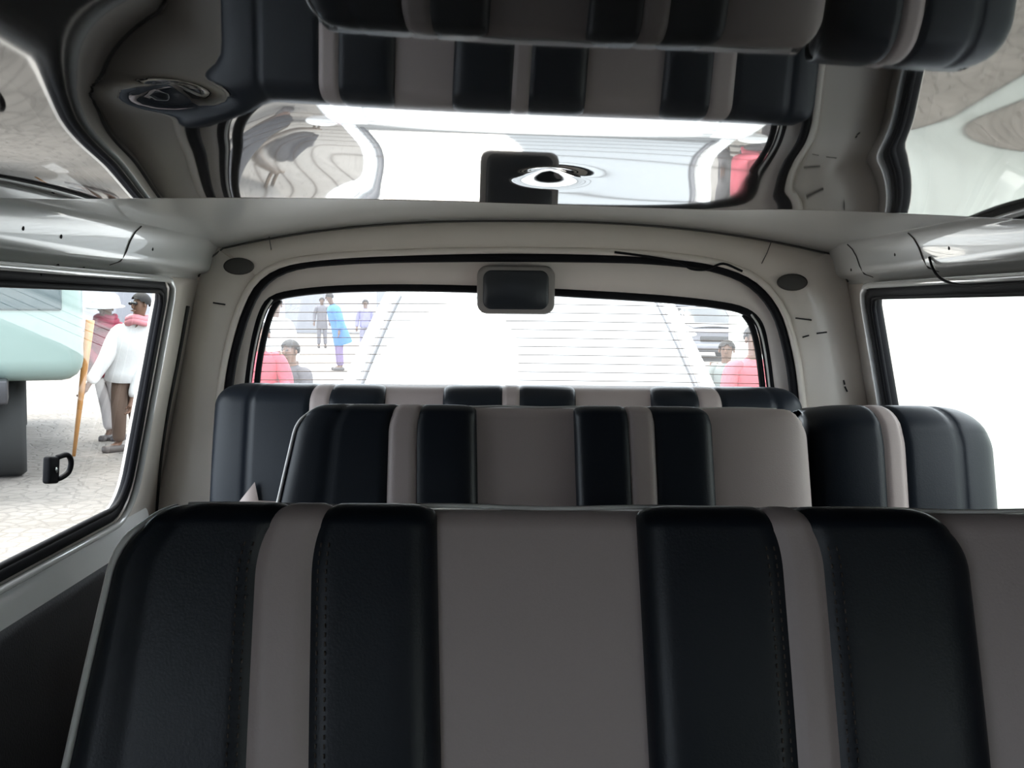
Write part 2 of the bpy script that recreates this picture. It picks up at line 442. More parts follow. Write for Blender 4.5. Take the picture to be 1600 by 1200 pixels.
# heating wires
M_wire = mat('heating_wire', (0.16, 0.12, 0.10), 0.5)
for k in range(10):
    y = 478 + 13.2 * k
    xa = 428 - 4 * k if k < 9 else 395; xb = 1172 + 3.2 * k
    s = MB(); s.tube([at(xa + (xb - xa) * t / 8, y + 6 * (t / 8 - 0.5) - 3 * math.sin(math.pi * t / 8), YG + 0.004) for t in range(9)], 0.001, 4)
    s.build('heating_wire', M_wire, rw)

# oval plugs in the upper rear corners
for px, py, lab in ((373, 416, 'dark oval rubber plug in the upper left corner beside the tailgate opening'), (1238, 441, 'dark oval rubber plug in the upper right corner beside the tailgate opening')):
    p = at(px, py, YB - 0.024); m = MB()
    ring = []
    for r_, dy in ((1.0, 0.004), (1.0, -0.002), (0.85, -0.004), (0.3, -0.003)):
        ring.append([p + Vector((0.043 * r_ * math.cos(a), dy, 0.024 * r_ * math.sin(a))) for a in [2 * math.pi * k / 24 for k in range(24)]])
    m.grid(ring, close_v=True, cap=True)
    o = m.build('oval_plug', mat('grey_rubber', (0.05, 0.048, 0.045), 0.6), base=p); tag(o, lab, 'plug', 'oval plugs')

# third brake lamp box hanging over the top of the rear window
p = at(806, 453, YG - 0.055)
bl = empty('brake_lamp', p + Vector((0, 0.04, 0)), 'dark rounded brake lamp box with grey rim above the rear window', 'lamp')
W2, H2 = 0.111, 0.069
def slab(w_, h_, r_, y0, y1, ins=0.008):
    m = MB(); rows = []
    for t, dy in ((ins, y0), (ins * 0.3, y0 + 0.003), (0, y0 + 0.009), (0, y1)):
        rows.append([Vector((x, dy, z)) for x, z in rrect(-w_ + t, -h_ + t, w_ - t, h_ - t, (r_,) * 4, 8)])
    m.grid(rows, close_v=True, cap=True); return m
slab(W2, H2, 0.03, -0.045, 0.03).build('housing', mat('grey_plastic', (0.23, 0.21, 0.20), 0.45), bl)
slab(W2 - 0.016, H2 - 0.012, 0.024, -0.0475, -0.040, 0.004).build('cover', mat('dark_navy_plastic', (0.014, 0.018, 0.024), 0.35), bl)
m = MB(); m.box((0, 0.02, H2 - 0.004), (0.07, 0.05, 0.02), 0.006); m.build('bracket', mat('grey_plastic', (0.23, 0.21, 0.20), 0.45), bl)

# window latch on the left glass
def on_left(px, py, off=0.0):
    d = 2.2
    for _ in range(10):
        q = at(px, py, d); d *= abs(xw(q.z - CZ, -1) + off) / abs(q.x)
    return at(px, py, d)
p = on_left(80, 733, -0.006)
la = empty('window_latch', p, 'small black pull latch with open loop on the left window pane', 'latch')
m = MB(); m.box((0.005, -0.012, 0), (0.018, 0.05, 0.058), 0.006, Matrix.Rotation(R(-8), 3, 'X')); m.build('latch_body', M_seal, la)
m = MB(); m.tube(crom([(0.01, 0.008, 0.024), (0.02, 0.035, 0.026), (0.024, 0.046, 0.01), (0.02, 0.042, -0.012), (0.012, 0.018, -0.022), (0.01, 0.0, -0.020)], 6), 0.006, 8); m.build('pull_loop', M_seal, la)
m = MB(); m.lathe((0.016, -0.012, 0.0), [(0.003, 0.0), (0.006, -0.001), (0.006, 0.002)], 'X', 10); m.build('screw', M_chrome, la)

# wires under the roof rails
def wall_wire(pxs, side, r, lab, ties=(), off=0.012):
    P3 = []
    for x, y in pxs:
        d = 2.3
        for _ in range(10):
            q = at(x, y, d); d *= abs(xw(q.z - CZ, side) - side * off) / abs(q.x)
        P3.append(at(x, y, d))
    c = crom(P3, 6); base = c[0].copy()
    e = empty('cable', base, lab, 'cable')
    m = MB(); m.tube(c, r, 6); o = m.build('sheath', M_seal, e, base)
    for i in ties:
        t = MB(); q = P3[i]; t.tube([q + Vector((0.002, 0, -0.010)), q + Vector((-side * 0.006, 0, 0)), q + Vector((0, 0, 0.012))], 0.003, 6); t.build('cable_tie', M_seal, e, base)
wall_wire([(-60, 418), (0, 421), (60, 424), (90, 423), (130, 427), (160, 431), (200, 434), (250, 440)], -1, 0.0035, 'thin black cable with ties running along the top of the left window', (2, 3, 4, 5))
wall_wire([(1452, 402), (1457, 418), (1466, 432), (1482, 441), (1510, 446), (1560, 444), (1620, 440)], 1, 0.0030, 'thin black cable dropping from the right roof rail to the right window top', (), 0.046)
# cable lying along the header above the right half of the rear window
c = crom([at(x, y, YB - 0.016) for x, y in ((960, 394), (1020, 402), (1062, 410), (1080, 420), (1105, 421), (1130, 412), (1160, 424))], 6)
m = MB(); m.tube(c, 0.0035, 6); o = m.build('cable', M_seal, base=c[0]); tag(o, 'loose black cable looping along the header above the rear window seal', 'cable')

# ------------------------------------------------------------------ seats
NF = 48
def seat_profile(d, zt, lean, th, height, r=0.045, ts=0.0):
    """front bottom -> up -> over the top -> down the back; returns (points, normals) in the y-z plane"""
    tl = math.tan(lean); pts = []
    for k in range(NF): pts.append((0.0, -height + (height - r) * (1 - (1 - k / (NF - 1)) ** 1.8)))
    for k in range(1, 8): a = R(180 - 90 * k / 8); pts.append((r + r * math.cos(a), -r + r * math.sin(a)))
    pts += [(r, 0.0), (th * 0.5 + 0.005, 0.004), (th - r, 0.0)]
    for k in range(1, 9): a = R(90 - 90 * k / 8); pts.append((th - r + r * math.cos(a), -r + r * math.sin(a)))
    for k in range(1, 6): pts.append((th, -r - (height - r) * k / 5))
    P = []
    for q, z in pts:
        belly = 0.018 * math.sin(math.pi * min(1, max(0, -z / height))) if q < th * 0.3 else 0
        z -= ts * max(0.0, q - r)
        P.append(Vector((0, d + q - belly + z * tl, zt + z)))
    Nn = []
    for i in range(len(P)):
        t = P[min(i + 1, len(P) - 1)] - P[max(i - 1, 0)]
        n_ = Vector((0, -t.z, t.y)); Nn.append(n_.normalized())
    return P, Nn
def bench(label, d, ztop, xl, xr, blocks, pales, lean=R(11), th=0.12, height=0.56, T=0.026, shear=0.0,
          stitch=False, piping=None, cat='seat', cr=0.05, core=None, name='bench_seat', pr=0.02, flare=0.0, sq=12, ts=0.0, crl=None):
    """blocks: (x0, x1, [(ta, tb) pale stripes], [extra seams], rl, rr); pales = visible flat stripes of the core"""
    base = Vector(((xl + xr) / 2, d - 0.1, FL))
    root = empty(name, base, label, cat)
    P, Nn = seat_profile(d, ztop, lean, th, height, pr, ts)
    NP = len(P)
    def inset(z, r):
        if z <= ztop - r or r <= 0: return 0
        q = min(1, (z - (ztop - r)) / r); return r * (1 - math.sqrt(max(0, 1 - q * q))) * 0.9
    sh = lambda z: shear * (ztop - z)
    # the core
    m = MB(); rows = []; nc = 40; er = min(0.03, th * 0.3)
    cols = [(xl + er * (1 - math.cos(a)), er * (1 - math.sin(a))) for a in [R(90 * k / 5) for k in range(5)]]
    cols += [(xl + er + (xr - xl - 2 * er) * k / nc, 0) for k in range(nc + 1)]
    cols += [(xr - er * (1 - math.cos(a)), er * (1 - math.sin(a))) for a in [R(90 * k / 5) for k in range(4, -1, -1)]]
    for x, s_ in cols:
        row = []
        for p, n_ in zip(P, Nn):
            i_ = inset(p.z, cr); xx = min(max(x, xl + inset(p.z, cr if crl is None else crl)), xr - i_)
            xx -= flare * max(0, ztop - p.z) * (1 - (xx - xl) / (xr - xl)) ** 8
            row.append(p - n_ * s_ + Vector((xx + sh(p.z), 0, 0)))
        rows.append(row)
    m.grid(rows)
    bm = m.bm; bm.verts.ensure_lookup_table()
    m.face([bm.verts[k] for k in range(NP)]); m.face([bm.verts[len(bm.verts) - NP + k] for k in range(NP)])
    # bottom closing strip
    for k in range(len(cols) - 1):
        m.face([bm.verts[k * NP], bm.verts[(k + 1) * NP], bm.verts[(k + 1) * NP + NP - 1], bm.verts[k * NP + NP - 1]])
    m.build('backrest', M_black, root, base, sharp=60)
    # flat pale panels between the padded blocks
    bl_ = sorted(blocks); gaps = [(a[1], b[0]) for a, b in zip(bl_, bl_[1:])]
    if xr - bl_[-1][1] > 0.03: gaps.append((bl_[-1][1], xr))
    for ga, gb in gaps:
        end = abs(gb - xr) < 1e-6
        mb = MB(); rows = []
        for k in range(25):
            x = ga - 0.05 + (gb - ga + (0.053 if end else 0.10)) * k / 24; row = []
            for p, n_ in list(zip(P, Nn))[:NF + 21]:
                i_ = inset(p.z, cr) if end else 0; xx = min(x, xr + 0.002 - i_)
                e_ = 0.014 * max(0, (k - 19) / 5) ** 2 if end else 0
                row.append(p + n_ * (0.003 + (0.016 * math.sin(math.pi * k / 24) ** 0.5 * max(0, -n_.y) if end else 0) - e_ * 0.3) + Vector((xx + sh(p.z), 0, 0)))
            rows.append(row)
        mb.grid(rows); o = mb.build('pale_panel', M_pale, root, base); o['label'] = 'wide pale grey panel'
    # padded blocks
    iend = NF + 7 + 3 + 8 + 1
    for (x0, x1, ts, seams, rl, rr) in blocks:
        wd = x1 - x0
        allseams = [q for t in ts for q in t] + list(seams)
        def S(x, i):
            p, n_ = P[i], Nn[i]
            u = (x - x0) / wd
            a = x0 + inset(p.z, rl); b = x1 - inset(p.z, rr)
            prof = max(0.0, 1 - abs(2 * u - 1) ** sq) ** 0.5
            top = 1.0 if i < NF + 1 else max(0.10, 1 - 0.90 * (i - NF) / 8)
            if i > NF + 12: top = max(0.0, 0.10 - 0.10 * (i - NF - 12) / 5)
            off = T * prof * top - 0.002 * (1 - prof)
            for q in allseams: off -= 0.0055 * (0.35 + 0.65 * min(1, top)) * math.exp(-((x - q) / 0.0055) ** 2)
            fl = -flare * (ztop - p.z) * (1 - u) ** 3 if x0 < xl + 0.01 else 0
            return p + n_ * off + Vector((a + (b - a) * u + sh(p.z) + fl, 0, 0))
        edges = [x0] + [q for t in ts for q in t] + [x1]
        for j in range(len(edges) - 1):
            a, b = edges[j], edges[j + 1]
            nn = max(10, int((b - a) / 0.008)); xs = [a + (b - a) * k / nn for k in range(nn + 1)]
            if j == 0: xs = [a, a + 0.0008, a + 0.002, a + 0.004] + [x for x in xs[1:] if x > a + 0.005]
            if j == len(edges) - 2: xs = [x for x in xs[:-1] if x < b - 0.005] + [b - 0.004, b - 0.002, b - 0.0008, b]
            mb = MB(); mb.grid([[S(x, i) for i in range(iend)] for x in xs])
            pale = j % 2 == 1
            o = mb.build('pale_stripe' if pale else 'black_panel', M_pale if pale else M_black, root, base)
            if pale: o['label'] = 'narrow pale grey stripe'
        if stitch:
            for q, sg in [(t[0], -1) for t in ts] + [(t[1], 1) for t in ts]:
                mb = MB()
                for dd in (0.006, 0.013):
                    x = q + sg * dd
                    line = resample([S(x, i) + Nn[i] * 0.0008 for i in range(0, NF - 4)], 150)
                    for k in range(0, 148, 2): mb.tube([line[k], line[k + 1]], 0.0007, 4)
                mb.build('stitching', M_stitch, root, base)
    # piping
    if piping:
        for kind in piping:
            mb = MB()
            if kind == 'left':
                c = []
                for i in range(0, NF + 7):
                    p = P[i]; c.append(p + Nn[i] * (0.012 if i < NF - 6 else 0.012 - 0.008 * min(1, (i - NF + 6) / 6)) + Vector((xl + 0.001 + inset(p.z, cr) + sh(p.z) - flare * max(0, ztop - p.z), 0, 0)))
                mb.tube(c, 0.0035, 6)
            elif kind == 'top':
                i = NF + 7; xs = [xl + cr + (xr - xl - 2 * cr) * k / 40 for k in range(41)]
                mb.tube([P[i] + Nn[i] * (0.0055 + 0.001 * math.sin(k * 0.9)) + Vector((x, 0, 0)) for k, x in enumerate(xs)], 0.0022, 6)
            mb.build('piping', M_pipe, root, base)
    # cushion, frame, legs (below what the camera sees)
    yc = d - 0.16 - 0.10; cz = FL + 0.36
    m = MB(); m.box(((xl + xr) / 2, yc - 0.06, cz), (xr - xl - 0.01, 0.44, 0.13), 0.045, seg=4); m.build('seat_cushion', M_black, root, base)
    m = MB(); m.box(((xl + xr) / 2, yc - 0.06, cz - 0.083), (xr - xl - 0.06, 0.40, 0.03), 0.006)
    m.box(((xl + xr) / 2, yc + 0.17, cz - 0.06), (xr - xl - 0.10, 0.03, 0.10), 0.006); m.build('seat_frame', M_steel, root, base)
    for x in (xl + 0.08, xr - 0.08):
        for y in (yc - 0.22, yc + 0.10):
            m = MB(); m.tube([(x, y, cz - 0.09), (x, y, FL)], 0.016, 10); m.build('leg', M_steel, root, base)
    return root
X = lambda px, d, py=700: at(px, py, d).x
def blk(d, py, x0, x1, ts, seams=(), rl=0.0, rr=0.0):
    g = lambda q: X(q, d, py)
    return (g(x0), g(x1), [(g(a), g(b)) for a, b in ts], [g(q) for q in seams], rl, rr)
# nearest bench
d = 0.95; py = 806
bench('nearest bench seat with black and pale striped backrest filling the bottom of the view', d, at(800, py, d).z, X(200, d, py), X(2240, d, py),
      [blk(d, py, 200, 684, [(412, 495)], (240,), 0.055, 0.004), blk(d, py, 992, 1502, [(1208, 1270)], (), 0.004, 0.045), blk(d, py, 1800, 2240, [(2040, 2110)], (), 0.01, 0.05)],
      None, shear=0.04, stitch=True, piping=('left', 'top'), flare=0.2, th=0.09, ts=0.24, pr=0.012)
# middle bench
d = 2.1; py = 641
bench('middle bench seat with pale piped top edge and striped backrest behind the nearest bench', d, at(800, py, d).z, X(470, d, py), X(1256, d, py),
      [blk(d, py, 470, 745, [(610, 653)], (527,), 0.05, 0.004), blk(d, py, 895, 1112, [(979, 1019)], (), 0.004, 0.03)],
      None, shear=0.03, piping=('left', 'top'), flare=0.22, th=0.10, ts=0.10, pr=0.014)
# jump seat beside it
d = 2.16; py = 648
bench('black folding side seat with one narrow pale stripe between the middle bench and right window', d, at(1400, py, d).z, X(1260, d, py), X(1528, d, py),
      [blk(d, py, 1258, 1545, [(1366, 1398)], (1482,), 0.004, 0.075)], None, piping=None, cr=0.05, crl=0.003, core=M_black, name='folding_seat', T=0.05, pr=0.04, sq=5)
# rear bench
d = 2.85; py = 608
bench('rear bench seat with striped backrest standing under the rear window', d, at(800, py, d).z, X(338, d, py), X(1252, d, py),
      [blk(d, py, 338, 603, [(487, 517)], (395,), 0.05, 0.006), blk(d, py, 692, 900, [(785, 812)], (), 0.006, 0.006), blk(d, py, 1016, 1252, [(1090, 1125)], (1210,), 0.006, 0.05)],
      None, cr=0.05, shear=0.0, pr=0.045)

rb = [o for o in COL.objects if o.name.startswith('bench_seat') and 'rear window' in o.get('label', '')][0]
m = MB(); rows = []
for dy in (0.0, 0.012):
    rows.append([at(x, y, 2.735 + dy) for x, y in ((352, 830), (372, 786), (398, 753), (404, 782), (440, 784), (470, 790), (470, 830))])
m.grid(rows, close_v=True, cap=True); o = m.build('side_insert', M_pale, rb, Vector(rb.location)); o['label'] = 'small pale pink grey insert at the lower left'
# ------------------------------------------------------------------ the street
def stone_mat():
    m = bpy.data.materials.new('pale_cobbles'); m.use_nodes = True; nt = m.node_tree; b = nt.nodes['Principled BSDF']
    t = nt.nodes.new('ShaderNodeTexCoord')
    v = nt.nodes.new('ShaderNodeTexVoronoi'); v.inputs['Scale'].default_value = 7.0; v.feature = 'DISTANCE_TO_EDGE'
    n = nt.nodes.new('ShaderNodeTexNoise'); n.inputs['Scale'].default_value = 0.9; n.inputs['Detail'].default_value = 6
    r1 = nt.nodes.new('ShaderNodeValToRGB'); r1.color_ramp.elements[0].position = 0.0; r1.color_ramp.elements[0].color = (0.10, 0.09, 0.08, 1)
    r1.color_ramp.elements[1].position = 0.10; r1.color_ramp.elements[1].color = (1, 1, 1, 1)
    r2 = nt.nodes.new('ShaderNodeValToRGB'); r2.color_ramp.elements[0].position = 0.3; r2.color_ramp.elements[0].color = (0.145, 0.130, 0.115, 1)
    r2.color_ramp.elements[1].position = 0.7; r2.color_ramp.elements[1].color = (0.225, 0.202, 0.182, 1)
    mx = nt.nodes.new('ShaderNodeMix'); mx.data_type = 'RGBA'; mx.blend_type = 'MULTIPLY'; mx.inputs[0].default_value = 0.2
    nt.links.new(t.outputs['Object'], v.inputs['Vector']); nt.links.new(t.outputs['Object'], n.inputs['Vector'])
    nt.links.new(v.outputs['Distance'], r1.inputs[0]); nt.links.new(n.outputs['Fac'], r2.inputs[0])
    nt.links.new(r2.outputs[0], mx.inputs[6]); nt.links.new(r1.outputs[0], mx.inputs[7]); nt.links.new(mx.outputs[2], b.inputs['Base Color'])
    b.inputs['Roughness'].default_value = 0.85
    bp = nt.nodes.new('ShaderNodeBump'); bp.inputs['Strength'].default_value = 0.5; bp.inputs['Distance'].default_value = 0.03
    nt.links.new(r1.outputs[0], bp.inputs['Height']); nt.links.new(bp.outputs[0], b.inputs['Normal'])
    return m
m = MB()
m.grid([[Vector((x, y, 0)) for x in (-60, -20, -5, 5, 20, 60)] for y in (-30, -5, 5, 15, 40, 110)])
o = m.build('ground', stone_mat()); tag(o, kind='structure')
# pale plaster wall on the right
M_plaster = mat('pale_green_plaster', (0.74, 0.78, 0.72), 0.8, bump=0.3, scale=3, var=0.14, detail=6)
m = MB(); m.box((3.3, 4, 1.3), (0.25, 24, 2.6), 0.02); m.box((3.3, 4, 2.64), (0.35, 24, 0.10), 0.02)
o = m.build('boundary_wall', M_plaster, base=(3.3, 6, 0), sharp=40); tag(o, 'long pale plaster wall outside the right window', 'wall', kind='structure')
# low building across the street, far behind
M_bld = mat('pale_building', (0.36, 0.35, 0.38), 0.8, var=0.12, scale=1.5)
bd = empty('shop_building', (-14, 62, 0), 'long pale grey shop building far behind the people in the rear window', 'building')
m = MB(); m.box((-14, 64, 2.6), (64, 4, 5.2), 0.05); m.build('wall', M_bld, bd, (-14, 62, 0), sharp=40)
m = MB(); m.box((-14, 63.6, 5.35), (65, 5.2, 0.3), 0.05); m.build('roof', mat('grey_sheet', (0.3, 0.3, 0.3), 0.6), bd, (-14, 62, 0), sharp=40)
for k in range(12):
    x = -43 + 5.2 * k
    m = MB(); m.box((x, 61.98, 1.2), (2.2, 0.12, 2.4), 0.03); f = m.build('shutter_door', mat('grey_shutter', (0.22, 0.22, 0.24), 0.6), bd, (-14, 62, 0), sharp=40)

# ------------------------------------------------------------------ people
def skin_mesh(V, E, Rr, root=0, sub=2):
    me = bpy.data.meshes.new('tmp'); me.from_pydata([tuple(v) for v in V], E, []); 
    o = bpy.data.objects.new('tmp', me); COL.objects.link(o)
    md = o.modifiers.new('s', 'SKIN'); md.use_smooth_shade = True; md.branch_smoothing = 0.4
    for i, r_ in enumerate(Rr):
        r2 = r_ if isinstance(r_, tuple) else (r_, r_)
        me.skin_vertices[0].data[i].radius = r2
        me.skin_vertices[0].data[i].use_root = (i == root)
    sb = o.modifiers.new('u', 'SUBSURF'); sb.levels = sub; sb.render_levels = sub
    dg = bpy.context.evaluated_depsgraph_get(); dg.update()
    out = bpy.data.meshes.new_from_object(o.evaluated_get(dg))
    bpy.data.objects.remove(o); bpy.data.meshes.remove(me)
    return out
def add_mesh(bm, me):
    bm.from_mesh(me); bpy.data.meshes.remove(me)
def obj_from_bm(name, bm, m, parent):
    for f in bm.faces: f.smooth = True
    me = bpy.data.meshes.new(name); bm.to_mesh(me); bm.free(); me.materials.append(m)
    o = bpy.data.objects.new(name, me); return link(o, parent)
def chain(spec, joints):
    """spec: list of bones (a, b) with joint names; radii from a dict"""
    names = []; 
    for a, b in spec:
        for q in (a, b):
            if q not in names: names.append(q)
    return names, [(names.index(a), names.index(b)) for a, b in spec]
BODY = [('pelvis', 'spine'), ('spine', 'chest'), ('chest', 'neck'), ('neck', 'jaw'), ('jaw', 'skull'), ('skull', 'crown'),
        ('chest', 'sh_l'), ('sh_l', 'el_l'), ('el_l', 'wr_l'), ('wr_l', 'palm_l'), ('chest', 'sh_r'), ('sh_r', 'el_r'), ('el_r', 'wr_r'), ('wr_r', 'palm_r'),
        ('pelvis', 'hip_l'), ('hip_l', 'kn_l'), ('kn_l', 'an_l'), ('an_l', 'toe_l'), ('pelvis', 'hip_r'), ('hip_r', 'kn_r'), ('kn_r', 'an_r'), ('an_r', 'toe_r')]
RAD = dict(pelvis=0.13, spine=0.115, chest=0.13, neck=0.052, jaw=0.064, skull=0.085, crown=0.05, sh=0.058, el=0.042, wr=0.028, palm=0.036,
           hip=0.085, kn=0.056, an=0.04, toe=0.035)
SHIRT = [('hem', 'spine'), ('spine', 'chest'), ('chest', 'collar')]
TROUS = [('waist', 'pelvis'), ('pelvis', 'hip_l'), ('hip_l', 'kn_l'), ('kn_l', 'tr_l'), ('pelvis', 'hip_r'), ('hip_r', 'kn_r'), ('kn_r', 'tr_r')]
SRAD = dict(hem=0.165, spine=0.15, chest=0.165, collar=0.075, sh=0.082, el=0.062, cuff=0.05, waist=0.14, pelvis=0.155, hip=0.108, kn=0.082, tr=0.068)
def rad(n, D): return D[n.split('_')[0]]
def person(label, J, skin, shirt, trousers, hair, hat=None, extra=None, shoes=(0.06, 0.05, 0.05), face=(0, -1, 0), group=None, shirt_name='shirt', long_hem=0.0, loose=1.0, hat_k=1.0):
    """J: world positions of the joints"""
    J = {k: Vector(v) for k, v in J.items()}
    base = (J['an_l'] + J['an_r']) / 2; base.z = min(J['an_l'].z, J['an_r'].z) - 0.08
    base.z = max(0.0, base.z)
    root = empty('person', base, label, 'person', group)
    F = Vector(face).normalized()
    J['crown'] = J['skull'] + (J['skull'] - J['jaw']).normalized() * 0.075
    for s_ in 'lr':
        J['palm_' + s_] = J['wr_' + s_] + (J['wr_' + s_] - J['el_' + s_]).normalized() * 0.075
        J['toe_' + s_] = J['an_' + s_] + F * 0.15 + Vector((0, 0, -0.035))
        J['cuff_' + s_] = J['el_' + s_].lerp(J['wr_' + s_], 0.93)
        J['tr_' + s_] = J['kn_' + s_].lerp(J['an_' + s_], 0.95)
    J['hem'] = J['pelvis'] + (J['pelvis'] - J['spine']).normalized() * (0.04 + long_hem)
    J['waist'] = J['pelvis'].lerp(J['spine'], 0.5); J['collar'] = J['neck'].lerp(J['chest'], 0.12)
    L = lambda v: v - base
    names, E = chain(BODY, J)
    bm = bmesh.new(); add_mesh(bm, skin_mesh([L(J[n]) for n in names], E, [rad(n, RAD) for n in names]))
    side = F.cross(Vector((0, 0, 1))).normalized()
    up = (J['skull'] - J['jaw']).normalized()
    hd = L(J['skull'])
    def blob(c, r_, sc_=(1, 1, 1)):
        q = bmesh.ops.create_icosphere(bm, subdivisions=2, radius=r_); bmesh.ops.scale(bm, vec=sc_, verts=q['verts']); bmesh.ops.translate(bm, vec=c, verts=q['verts'])
    blob(hd + F * 0.088 - up * 0.02, 0.018, (0.9, 0.9, 1.5))                       # nose
    for k in (1, -1): blob(hd + side * 0.086 * k - up * 0.015, 0.022, (0.6, 0.8, 1.3))   # ears
    blob(hd + F * 0.076 - up * 0.066, 0.02, (1.5, 0.6, 0.5))                        # lips
    for s_ in 'lr':                                                              # fingers and thumb
        a = L(J['wr_' + s_]); p = L(J['palm_' + s_]); dr = (p - a).normalized(); ac = dr.cross(F)
        if ac.length < 0.1: ac = dr.cross(Vector((0, 0, 1)))
        ac.normalize(); bend = ac.cross(dr).normalized()
        for k, ln in ((-1.5, 0.058), (-0.5, 0.07), (0.5, 0.075), (1.5, 0.066)):
            r0 = p + ac * 0.014 * k + dr * 0.01; r1 = r0 + dr * ln * 0.5 + bend * 0.008; r2 = r1 + dr * ln * 0.35 + bend * 0.028
            add_mesh(bm, skin_mesh([r0 - dr * 0.03, r0, r1, r2], [(0, 1), (1, 2), (2, 3)], [0.010, 0.010, 0.009, 0.007], 0, 1))
        t0 = a + dr * 0.03 + ac * 0.02; t1 = t0 + ac * 0.03 + dr * 0.025; t2 = t1 + dr * 0.03 + bend * 0.015
        add_mesh(bm, skin_mesh([t0, t1, t2], [(0, 1), (1, 2)], [0.012, 0.011, 0.009], 0, 1))
    obj_from_bm('body', bm, mat('skin_%s' % (skin,), skin, 0.55), root)
    # eyes, hair
    for k in (1, -1):
        e = MB(); e.ball(hd + F * 0.078 + side * 0.032 * k + up * 0.008, 0.012, (1, 1, 0.7), 8)
        e.build('eye', mat('dark_eye', (0.02, 0.015, 0.015), 0.3), root)
    hb = bmesh.new(); q = bmesh.ops.create_icosphere(hb, subdivisions=3, radius=0.102)
    for v in list(hb.verts):
        if v.co.dot(up) < -0.02 + 0.05 * v.co.dot(F) / 0.1: hb.verts.remove(v)
    bmesh.ops.translate(hb, vec=hd + up * 0.014 - F * 0.012, verts=hb.verts)
    obj_from_bm('hair', hb, mat('hair_%s' % (hair,), hair, 0.8, bump=0.5, scale=120), root)
    for nm, spec, colr in ((shirt_name, SHIRT, shirt), ('trousers', TROUS, trousers)):
        if nm == 'trousers':
            names, E = chain(spec, J)
            bm = bmesh.new(); add_mesh(bm, skin_mesh([L(J[n]) for n in names], E, [rad(n, SRAD) for n in names], names.index('pelvis')))
        else:
            tb_ = MB(); rows = []; hemw = 0.175 + 0.12 * long_hem
            shm = (J['sh_l'] + J['sh_r']) / 2; ax = (J['sh_l'] - J['sh_r']).normalized()
            for c, wx, wy in ((J['hem'], hemw * 0.96, hemw * 0.74), (J['hem'].lerp(J['spine'], 0.04), hemw, hemw * 0.78), (J['pelvis'].lerp(J['spine'], 0.4), 0.172, 0.128), (J['spine'], 0.168, 0.125), (J['spine'].lerp(J['chest'], 0.6), 0.185, 0.132),
                              (J['chest'].lerp(shm, 0.5), 0.195, 0.125), (shm, 0.185, 0.105), (shm.lerp(J['neck'], 0.45), 0.125, 0.085), (J['neck'].lerp(shm, 0.2), 0.070, 0.070), (J['neck'].lerp(shm, 0.05), 0.062, 0.064)):
                ay = (J['neck'] - J['pelvis']).normalized().cross(ax)
                k_ = loose if wx > 0.1 else 1.0
                rows.append([L(c) + ax * wx * k_ * math.cos(a) + ay * wy * k_ * math.sin(a) for a in [2 * math.pi * q / 24 for q in range(24)]])
            tb_.grid(rows, close_v=True, cap=True); bm = tb_.bm
        if nm != 'trousers':
            for s_ in 'lr':
                a0 = L(J['chest'].lerp(J['sh_' + s_], 0.45)); kk = loose
                add_mesh(bm, skin_mesh([a0, L(J['sh_' + s_]), L(J['el_' + s_]), L(J['cuff_' + s_])], [(0, 1), (1, 2), (2, 3)], [0.10 * kk, 0.088 * kk, 0.068 * kk, 0.052 * kk]))
        obj_from_bm(nm, bm, mat('cloth_%s' % (colr,), colr, 0.85, bump=0.25, scale=25), root)
    for s_ in 'lr':
        m = MB(); a = L(J['an_' + s_]); m.box((0, 0, 0), (0.10, 0.27, 0.085), 0.035, Matrix.Rotation(math.atan2(-F.x, F.y), 3, 'Z'))
        bmesh.ops.translate(m.bm, vec=a + F * 0.06 + Vector((0, 0, -0.038)), verts=m.bm.verts); m.build('shoe', mat('shoe_%s' % (shoes,), shoes, 0.5), root)
    if hat:
        hb = MB(); rows = []
        for r_, z_ in ((0.158, 0.000), (0.162, 0.008), (0.125, 0.02), (0.118, 0.055), (0.108, 0.095), (0.07, 0.125), (0.005, 0.132)):
            rows.append([hd + up * (z_ * hat_k - 0.005) + (side * math.cos(a) + F.cross(side).cross(up).normalized() * 0 + side.cross(up).normalized() * math.sin(a)) * r_ * hat_k for a in [2 * math.pi * k / 24 for k in range(24)]])
        hb.grid(rows, close_v=True, cap=True); hb.build('hat', mat('hat_%s' % (hat,), hat, 0.8), root)
    if extra: extra(root, base, J, L, F, up, side)
    return root
def stand(px, feet_d, hgt=1.70, yaw=0.0, lean=0.0, px_y=None):
    """joints of a standing figure; yaw 0 faces the camera"""
    x = at(px, 480, feet_d).x; k = hgt / 1.70
    loc = dict(pelvis=(0, 0, 0.92), spine=(0, 0, 1.08), chest=(0, 0, 1.28), neck=(0, 0, 1.45), jaw=(0, -0.02, 1.52), skull=(0, -0.02, 1.60),
               sh_l=(0.18, 0, 1.38), el_l=(0.25, 0.02, 1.10), wr_l=(0.26, -0.06, 0.86), sh_r=(-0.18, 0, 1.38), el_r=(-0.25, 0.02, 1.10), wr_r=(-0.26, -0.06, 0.86),
               hip_l=(0.09, 0, 0.88), kn_l=(0.10, -0.01, 0.48), an_l=(0.11, 0.02, 0.08), hip_r=(-0.09, 0, 0.88), kn_r=(-0.10, -0.01, 0.48), an_r=(-0.11, 0.02, 0.08))
    out = {}
    for n, (a, b, c) in loc.items():
        if c > 0.9: b -= (c - 0.9) * math.tan(lean); 
        ca, sa = math.cos(yaw), math.sin(yaw)
        out[n] = Vector((x + k * (a * ca - b * sa), feet_d + k * (a * sa + b * ca), k * c))
    return out
def facing(yaw): return (math.sin(yaw), -math.cos(yaw), 0)
